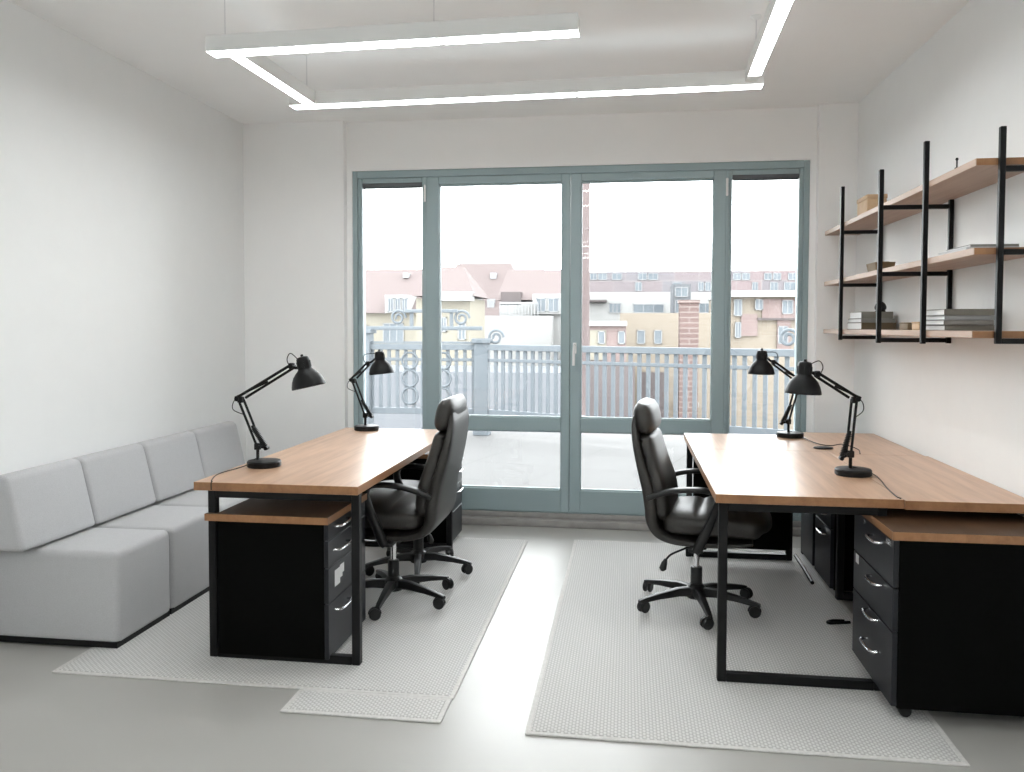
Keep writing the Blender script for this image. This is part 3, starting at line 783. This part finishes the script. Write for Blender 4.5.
# corner pieces joining the side runs to the back run
b = B(); bx(b, (-1.72 + ox, 4.16 + oy, ZB + .012 + oz), (-1.666 + ox, 4.168 + oy, ZB + HB - .004 + oz)); bx(b, (.535 + ox, 4.029 + oy, ZB + .012 + oz), (.589 + ox, 4.168 + oy, ZB + HB - .004 + oz))
obj('corner_link', b, M['white'], t)
g = .006
for (x0, y0, x1, y1) in ((-1.787, 3.304, -.783, 3.382), (-.758, 3.304, -.201, 3.382), (-1.721, 3.393, -1.665, 4.158),
                         (-1.809, 4.171, -.297, 4.249), (-.275, 4.171, .619, 4.249), (.534, 3.365, .590, 4.026), (.534, 2.005, .590, 3.345)):
    b = B(); bx(b, (x0 + ox, y0 + oy, ZB - .001 + oz), (x1 + ox, y1 + oy, ZB + .0055 + oz)); obj('diffuser', b, M['led'], t, smooth=0)
    b = B(); bx(b, (x0 + .004 + ox, y0 + .004 + oy, ZB + HB - .003 + oz), (x1 - .004 + ox, y1 - .004 + oy, ZB + HB + .002 + oz)); obj('added_uplight', b, M['ceiling_fill'], t, smooth=0)  # unseen upward emitter, added to brighten the ceiling
for (x, y) in ((-1.722, 3.345), (-.795, 3.345), (-1.693, 4.13), (.562, 3.99), (.562, 2.1)):
    b = B(); cyl(b, (x + ox, y + oy, ZB + HB - .002 + oz), (x + ox, y + oy, ZC - .004 + oz), .0022, 6); cb = obj('suspension_cable', b, M['chrome'], t)
    b = B(); lathe(b, [(.004, -.018), (.012, -.014), (.026, -.004), (.027, 0)], 20, Matrix.Translation((x + ox, y + oy, ZC + oz))); obj('ceiling_cup', b, M['white'], cb)

BACK_FILL = 33.0
M['rear_fill'] = emit('added_rear_fill', (.965, 1, 1.0), BACK_FILL)
t = thing('linear_pendant_light', 'added unseen LED fill light behind the viewpoint', 'ceiling light', (-.6, -1.8, 2.545))  # fixture added out of view to lift the ambient light
for (x0, y0, x1, y1) in ((-1.5, -1.0, 1.5, -.91), (-1.5, 1.0, 1.5, 1.09)):
    b = B(); bx(b, (x0, y0, .006), (x1, y1, .068), .002, 1); obj('housing', b, M['white'], t)
    b = B(); bx(b, (x0 + .003, y0 + .004, 0), (x1 - .003, y1 - .004, .006)); bx(b, (x0 + .003, y0 + .004, .068), (x1 - .003, y1 - .004, .072)); obj('diffuser', b, M['rear_fill'], t, smooth=0)
    for x in (-1.2, 1.2):
        b = B(); cyl(b, (x, y0 + .045, .066), (x, y0 + .045, .2585), .0022, 6); obj('suspension_cable', b, M['chrome'], t)
# ------------------------------------------------------------------ balcony
OUT = .80
def od(*c): return tuple(x * OUT for x in c)  # outdoor colours are paled: glare and haze sit in the paint
M['deck'] = tiles('balcony_paving', od(.124, .123, .122), od(.117, .116, .115), od(.094, .093, .092), .95, .95, (0, 0, math.radians(16)), .010)
b = B(); bx(b, (-7, 5.95, -.30), (5, 10.75, -.02)); struct(obj('floor_balcony', b, M['deck'], smooth=0))
ZD = -.02
RP = [(-3.43, 10.4), (-1.86, 10.4), (1.72, 8.72), (4.3, 7.51)]
def railing(label, A, C, n, tall=False, posts=(0, 1)):
    A = Vector((*A, 0)); C = Vector((*C, 0)); L = (C - A).length; ang = math.atan2(C.y - A.y, C.x - A.x)
    t = thing('balcony_railing', label, 'railing', (A.x, A.y, ZD), ang, None)
    K = M['rail']
    def bar(name, x0, x1, z0, z1, hw=.03):
        b = B(); bx(b, (x0, -hw, z0), (x1, hw, z1), .004, 1); return obj(name, b, K, t)
    bar('top_rail', .0, L, 1.09, 1.165, .045); bar('upper_rail', .0, L, .945, .985, .022)
    bar('bottom_rail', .0, L, .255, .335, .03)
    b = B(); bx(b, (-.022, -.014, .30), (.022, .014, 1.10)); b0 = obj('baluster', b, K, t, smooth=0); st = L / (n + 1); b0.location = (st, 0, 0)
    for i in range(1, n): copy_of(b0, t, loc=(st * (i + 1), 0, 0))
    return t, L, K
def post(t, K, x, h, w=.08):
    b = B(); bx(b, (x - w, -w, 0), (x + w, w, h), .006, 1); bx(b, (x - w - .03, -w - .03, h - .06), (x + w + .03, w + .03, h), .008, 1); bx(b, (x - w - .012, -w - .012, 0), (x + w + .012, w + .015, .12), .006, 1)
    return obj('post', b, K, t)
def scroll(bm, cx, cz, r, y=0.0, turns=1.6, rt=.012, flip=1):
    pts = []
    for i in range(int(turns * 20) + 1):
        a = 2 * PI * i / 20; rr = r * (1 - .75 * i / (turns * 20))
        pts.append((cx + flip * rr * math.cos(a), y, cz + rr * math.sin(a)))
    tube(bm, pts, rt, 6)
t, L, K = railing('ornamental blue-grey balcony railing with scroll circles, left of the corner post', RP[0], RP[1], 13)
post(t, K, 0.0, 1.36, .10); post(t, K, L, 1.24, .09)
b = B(); bx(b, (.0, -.05, 1.345), (L, .05, 1.395), .006); bx(b, (.0, -.03, 1.17), (L, .03, 1.20)); obj('crown_rail', b, K, t)
b = B(); bx(b, (.56, -.05, 1.57), (1.25, .05, 1.615), .006); bx(b, (.62, -.025, 1.39), (.66, .025, 1.575)); bx(b, (1.15, -.025, 1.39), (1.19, .025, 1.575)); obj('crest', b, K, t)
for cx, cz in ((.46, 1.505), (1.30, 1.50), (1.745, 1.255)):
    b = B(); scroll(b, cx, cz, .105, rt=.017); obj('scroll_finial', b, K, t)
for i, cz in enumerate((.95, .72, .49)):
    for cx in (.62, 1.06):
        b = B(); tube(b, [(cx + .105 * math.cos(2 * PI * k / 24), -.02, cz + .105 * math.sin(2 * PI * k / 24)) for k in range(24)], .014, 6, closed=True); obj('scroll_ring', b, K, t)
t, L, K = railing('blue-grey balcony railing with plain upright bars running towards the right', (-1.765, 10.355), RP[2], 34)
b = B(); scroll(b, L - .10, 1.28, .10, rt=.017); obj('scroll_finial', b, K, t)
post(t, K, L + .03, 1.2, .03)
t, L, K = railing('far right stretch of blue-grey balcony railing beyond the pier', (1.86, 8.655), RP[3], 24)
t, L, K = railing('far left stretch of blue-grey balcony railing', (-6.8, 10.4), (-3.54, 10.4), 28)

# tall brick-coloured pipe outside
t = thing('vent_pipe', 'tall pinkish pipe standing beyond the balcony, seen in the right-hand door', 'pipe', (-.622, 12.0, -8))
b = B(); lathe(b, [(.058, 0), (.058, 11.9)], 20); pipe_ = obj('pipe', b, noisy('pink_clay', od(.125, .10, .098), od(.115, .092, .09), 6, .8, spec=.04), t)
for z in (8.8, 9.8, 10.8, 11.6):
    b = B(); lathe(b, [(.059, -.03), (.066, -.028), (.066, .028), (.059, .03)], 20, Matrix.Translation((0, 0, z))); obj('collar', b, pipe_.data.materials[0], t)

# ------------------------------------------------------------------ town beyond
struct(obj('ground_outside', (lambda b: (bx(b, (-90, 11.2, -9.4), (90, 130, -9)), b)[1])(B()), noisy('street', od(.16, .155, .15), od(.12, .12, .12), .4, .9), smooth=0))
M['roof'] = tiles('clay_roof_tiles', od(.124, .102, .100), od(.119, .097, .095), od(.11, .091, .088), .4, .3, (0, 0, 0), .02, .5)
M['cream'] = noisy('cream_render', od(.225, .21, .175), od(.215, .20, .166), .6, .9)
M['render'] = noisy('white_render', od(.27, .27, .265), od(.26, .26, .255), .6, .9)
M['greyrender'] = noisy('pale_grey_cladding', od(.27, .27, .27), od(.26, .26, .26), .6, .9)
M['ybrick'] = tiles('yellow_brick', od(.205, .178, .145), od(.19, .163, .13), od(.215, .19, .165), .5, .16, (PI / 2, 0, 0), .012, .5)
M['rbrick'] = tiles('red_brick', od(.185, .142, .135), od(.17, .128, .122), od(.20, .165, .158), .5, .16, (PI / 2, 0, 0), .012, .5)
M['chimbrick'] = tiles('dark_red_brick', od(.13, .092, .085), od(.11, .078, .072), od(.18, .15, .14), 1.1, .24, (PI / 2, 0, 0), .03, .5)
M['clad'] = tiles('red_grey_cladding', od(.175, .14, .142), od(.145, .14, .15), od(.19, .175, .175), 1.9, 1.0, (PI / 2, 0, 0), .03, .5)
M['wframe'] = mat('white_window_frame', od(.24, .245, .25), .6)
M['wglass'] = noisy('far_window_glass', od(.085, .10, .115), od(.13, .15, .165), .8, .3, spec=.2)
M['flatroof'] = noisy('blue_grey_roofing', od(.115, .12, .128), od(.105, .11, .12), .5, .9)
M['dark'] = noisy('dark_brown', od(.11, .095, .095), od(.09, .078, .078), .5, .9)  # plain dark brown; also draws the shade of the roof balcony recess
for k_ in ('deck', 'roof', 'cream', 'render', 'greyrender', 'ybrick', 'rbrick', 'chimbrick', 'clad', 'wframe', 'flatroof', 'dark', 'rail'):
    M[k_].node_tree.nodes['Principled BSDF'].inputs['Specular IOR Level'].default_value = .04
D0 = 40.0
F, CY, CXp = 821.96, 357.372, 512.0
_r = Vector((.99012106, .14019958, .00208711)); _u = Vector((-.00731507, .03678446, .99929645)); _w = Vector((-.14002417, .98943973, -.03744664))
CAM = Vector((0, 0, 1.37371553))
def spot(px, py, Y):
    """measured bearing from the photograph -> a place in the street at depth Y"""
    d = _w + _r * ((px - CXp) / F) + _u * ((CY - py) / F); s = (Y - CAM.y) / d.y
    q = CAM + d * s; return q.x, q.z
def building(name, label, box_px, Y, depth, m, base=-9.0, group=None):
    x0, zt = spot(box_px[0], box_px[1], Y); x1, zt2 = spot(box_px[2], box_px[1], Y)
    zt = (zt + zt2) / 2
    t = thing(name, label, 'building', ((x0 + x1) / 2, Y, base), 0, group)
    b = B(); bx(b, (x0 - (x0 + x1) / 2, 0, 0), (x1 - (x0 + x1) / 2, depth, zt - base)); w = obj('wall', b, m, t, smooth=0)
    return t, w
def add_windows(t, par, Y, rects, n=2, m=None):
    ox, oz = t.location.x, t.location.z
    for (a, b0, c, d) in rects:
        x0, z1 = spot(a, b0, Y); x1, z0 = spot(c, d, Y)
        x0 -= ox; x1 -= ox; z0 -= oz; z1 -= oz; fr = .045
        b = B()
        yo = Y - t.location.y
        bx(b, (x0, yo - .06, z0), (x0 + fr, yo + .02, z1)); bx(b, (x1 - fr, yo - .06, z0), (x1, yo + .02, z1)); bx(b, (x0, yo - .06, z0), (x1, yo + .02, z0 + fr)); bx(b, (x0, yo - .06, z1 - fr), (x1, yo + .02, z1))
        for k in range(1, n):
            xx = x0 + (x1 - x0) * k / n; bx(b, (xx - .022, yo - .05, z0), (xx + .022, yo + .02, z1))
        wo = obj('window', b, M['wframe'], par, smooth=0)
        # panes kept on the thing's second level
        b = B(); bx(b, (x0 + .02, yo - .035, z0 + .02), (x1 - .02, yo + .03, z1 - .02)); p = obj('pane', b, m or M['wglass'], par, smooth=0)
def pitched(t, px0, px1, pyr, pye, Y, depth, m, px0r=None, px1r=None, name='roof'):
    """roof slope: eave line at Y-.4, ridge at Y+depth/2"""
    ox, oy, oz = t.location
    xe0, ze = spot(px0, pye, Y - .4); xe1, _ = spot(px1, pye, Y - .4)
    Yr = Y + depth * .5
    xr0, zr = spot(px0r if px0r is not None else px0, pyr, Yr); xr1, _ = spot(px1r if px1r is not None else px1, pyr, Yr)
    b = B()
    P_ = [(xe0, Y - .4, ze), (xe1, Y - .4, ze), (xr1, Yr, zr), (xr0, Yr, zr), (xe0, Y + depth, ze), (xe1, Y + depth, ze)]
    P_ = [Vector((x - ox, y - oy, z - oz)) for x, y, z in P_]
    v = [b.verts.new(p) for p in P_]
    b.faces.new((v[0], v[1], v[2], v[3])); b.faces.new((v[3], v[2], v[5], v[4])); b.faces.new((v[0], v[3], v[4])); b.faces.new((v[1], v[5], v[2])); b.faces.new((v[0], v[4], v[5], v[1]))
    return obj(name, b, m, t, smooth=0)
def slabpx(t, name, px, Y, ya, yb, m, dz=0.0):
    """a projecting piece of a facade: bearing box px at depth Y, from ya to yb around it"""
    x0, z1 = spot(px[0], px[1], Y); x1, z0 = spot(px[2], px[3], Y); ox, oy, oz = t.location
    b = B(); bx(b, (x0 - ox, Y - oy + ya, z0 - oz), (x1 - ox, Y - oy + yb, z1 - oz)); return obj(name, b, m, t, smooth=0)
building('apartment_block', 'pale grey flat-roofed block behind the red roofs', (459, 251, 532, 0), 66, 10, M['greyrender'])
# house A, left
Y = 40
t, w = building('town_house', 'cream house with a red tiled roof at the left window', (290, 313, 428, 0), Y, 7, M['cream'])
pitched(t, 286, 436, 270, 313, Y, 7, M['roof'], 300, 428)
slabpx(t, 'dormer', (386, 295, 411, 313), Y - .2, -.2, 2.2, M['render'])
add_windows(t, t, Y - .4, [(388, 298, 394, 312), (395, 298, 401, 312), (402, 298, 408, 312)], 2)
add_windows(t, t, Y, [(383, 323, 404, 342), (358, 325, 368, 342)], 3)
slabpx(t, 'skylight', (404, 273, 409, 278), Y + 2.7, -.25, .3, M['wframe'])
# house B, middle, nearer, with the dormer band
Y = 33
t, w = building('town_house', 'pale yellow house with a white cornice band and red roof, behind the left door', (416, 298, 470, 0), Y, 3.5, M['cream'])
pitched(t, 412, 474, 267, 296, Y, 3.5, M['roof'], 426, 464)
slabpx(t, 'cornice', (434, 292, 474, 301), Y, -.55, .1, M['greyrender'])
add_windows(t, t, Y, [(441, 317, 447, 332), (458, 322, 466, 340)], 2)
# house C, steep roof with skylights
Y = 52
t, w = building('town_house', 'house with a steep red roof and two skylights, behind the left door', (450, 314, 524, 0), Y, 7, M['cream'])
pitched(t, 446, 526, 264, 316, Y, 7, M['roof'], 456, 511)
for (a, b0, c, d) in ((474, 298, 482, 308), (488, 299, 495, 308), (491, 273, 497, 279)):
    ym = Y - .4 + 3.9 * ((316 - (b0 + d) / 2) / 52.0)
    slabpx(t, 'skylight', (a, b0, c, d), ym, -.35, .3, M['wframe'])
add_windows(t, t, Y, [(470, 321, 476, 340), (478, 321, 483, 340)], 2)
# house D with roof balcony and long white wall
Y = 42
t, w = building('town_house', 'red-roofed house with a roof balcony above a blank white wall', (500, 303, 572, 0), Y, 6, M['render'])
pitched(t, 496, 576, 270, 300, Y + .5, 5.5, M['roof'], 508, 576)
slabpx(t, 'blank_wall', (486, 316, 552, 700), Y - .3, -1.0, .2, M['render'])
slabpx(t, 'recess_shade', (501, 292, 521, 305), Y + .1, -.1, .6, M['dark'])  # dark slab stands in for the shade inside the recess
x0, z1 = spot(500, 303, Y - .7); x1, z0 = spot(538, 304, Y - .7); ox, oy, oz = t.location
b = B(); bx(b, (x0 - ox, -.75, z1 - oz - .05), (x1 - ox, -.68, z1 - oz + .05))
for k in range(13): xx = x0 - ox + (x1 - x0) * k / 12; bx(b, (xx - .02, -.74, z1 - oz - .75), (xx + .02, -.69, z1 - oz))
obj('balcony_rail', b, M['wframe'], t, smooth=0)
slabpx(t, 'dormer', (533, 294, 562, 314), Y - .2, -.2, 2.2, M['render'])
add_windows(t, t, Y - .4, [(536, 298, 546, 312), (548, 298, 559, 312)], 2)
# low blue-grey roofs between the balcony and the houses
building('flat_roofed_shed', 'low blue-grey flat-roofed building seen through the left railing bars', (340, 372, 566, 0), 24, 4, M['flatroof'])
# right door: long clad block
Y = 66
t, w = building('apartment_block', 'long red and grey clad block with window bands along its top', (574, 271, 830, 0), Y, 10, M['clad'])
rc = []
for (a, c, r) in ((590, 597, 0), (598, 607, 0), (612, 622, 0), (638, 647, 0), (648, 658, 0), (635, 642, 1), (672, 682, 1), (698, 704, 1), (705, 711, 1), (733, 741, 0), (742, 750, 0), (764, 772, 0), (773, 781, 0), (788, 797, 0), (752, 758, 1), (770, 778, 1), (784, 796, 1)):
    rc.append((a, 273 + r * 9, c, 280 + r * 11))
add_windows(t, t, Y, rc, 2)
Y = 56
t, w = building('white_house', 'white flat-roofed building below the clad block', (584, 292, 674, 0), Y, 6, M['render'])
add_windows(t, t, Y, [(609, 303, 621, 313), (633, 304, 664, 313)], 3)
slabpx(t, 'canopy', (588, 300, 607, 302), Y, -.6, .1, M['dark'])
t, w = building('white_house', 'white flat-roofed building to the right of the brick chimney', (686, 292, 716, 0), Y, 6, M['render'])
add_windows(t, t, Y, [(699, 303, 712, 313)], 2)
Y = 51
t, w = building('stair_tower', 'narrow glazed stair tower between the two white buildings', (673, 284, 691, 0), Y, 3, M['flatroof'])
add_windows(t, t, Y, [(675, 287, 688, 297), (675, 300, 688, 313)], 2)
# red brick cottage, left of right door
Y = 36
t, w = building('brick_house', 'low red brick house with white parapet left of the yellow brick building', (576, 322, 626, 0), Y, 4, M['rbrick'])
slabpx(t, 'parapet', (575, 321, 627, 326), Y, -.25, .2, M['render'])
slabpx(t, 'cream_bay', (590, 330, 606, 360), Y, -.08, .05, M['cream'])
slabpx(t, 'dark_lean_to', (592, 362, 632, 700), Y - .4, -1.6, .3, M['dark'])
add_windows(t, t, Y - .08, [(598, 331, 605, 344)], 1); add_windows(t, t, Y, [(618, 331, 625, 344)], 1)
Y = 43
t, w = building('brick_house', 'yellow brick building with two small windows', (620, 313, 716, 0), Y, 5, M['ybrick'])
add_windows(t, t, Y, [(637, 330, 645, 344), (654, 330, 662, 344)], 1)
slabpx(t, 'white_ledge', (676, 402, 698, 406), Y - .1, -.5, .2, M['render'])
slabpx(t, 'brown_gate', (640, 372, 664, 700), Y - .1, -.2, .2, M['dark'])
# chimney tower
Y = 38
t, w = building('chimney_tower', 'square red brick chimney tower in the right-hand door', (680, 302, 699, 0), Y, 1.0, M['chimbrick'])
slabpx(t, 'capping', (679, 300, 700, 303), Y, -.1, 1.1, M['chimbrick'])
# right side house
Y = 44
t, w = building('brick_house', 'yellow and red brick building at the right-hand window', (720, 296, 830, 0), Y, 6, M['ybrick'])
slabpx(t, 'cornice', (719, 291, 832, 297), Y, -.6, 6.1, M['render'])
for px in ((762, 299, 830, 318), (741, 314, 757, 336), (777, 318, 790, 352)): slabpx(t, 'brick_panel', px, Y, -.12, .1, M['rbrick'])
slabpx(t, 'string_course', (757, 318, 830, 320), Y, -.25, .1, M['dark'])
add_windows(t, t, Y - .1, [(734, 299, 742, 316), (735, 322, 741, 338), (755, 299, 763, 310), (782, 300, 793, 314), (778, 326, 788, 344)], 2)

# ------------------------------------------------------------------ light, camera
w = bpy.data.worlds.new('overcast_sky'); S.world = w; w.use_nodes = True
bg = w.node_tree.nodes['Background']; bg.inputs[0].default_value = (.97, .985, 1.0, 1); bg.inputs[1].default_value = 11.0

cam = bpy.data.cameras.new('camera'); co = bpy.data.objects.new('camera', cam); COL.objects.link(co)
cam.sensor_fit = 'HORIZONTAL'; cam.sensor_width = 36.0; cam.lens = 36.0 * F / 1024
cam.shift_y = (CY - 386.0) / 1024; cam.clip_start = .05; cam.clip_end = 400
co.matrix_world = Matrix(((_r.x, _u.x, -_w.x, CAM.x), (_r.y, _u.y, -_w.y, CAM.y), (_r.z, _u.z, -_w.z, CAM.z), (0, 0, 0, 1)))
S.camera = co
S.view_settings.view_transform = 'Standard'; S.view_settings.look = 'None'; S.view_settings.gamma = 1.0
S.view_settings.use_curve_mapping = False; S.view_settings.exposure = 0.06
S.cycles.max_bounces = 10; S.cycles.diffuse_bounces = 6; S.cycles.transparent_max_bounces = 12
S.cycles.use_denoising = True; S.cycles.sample_clamp_indirect = 8.0
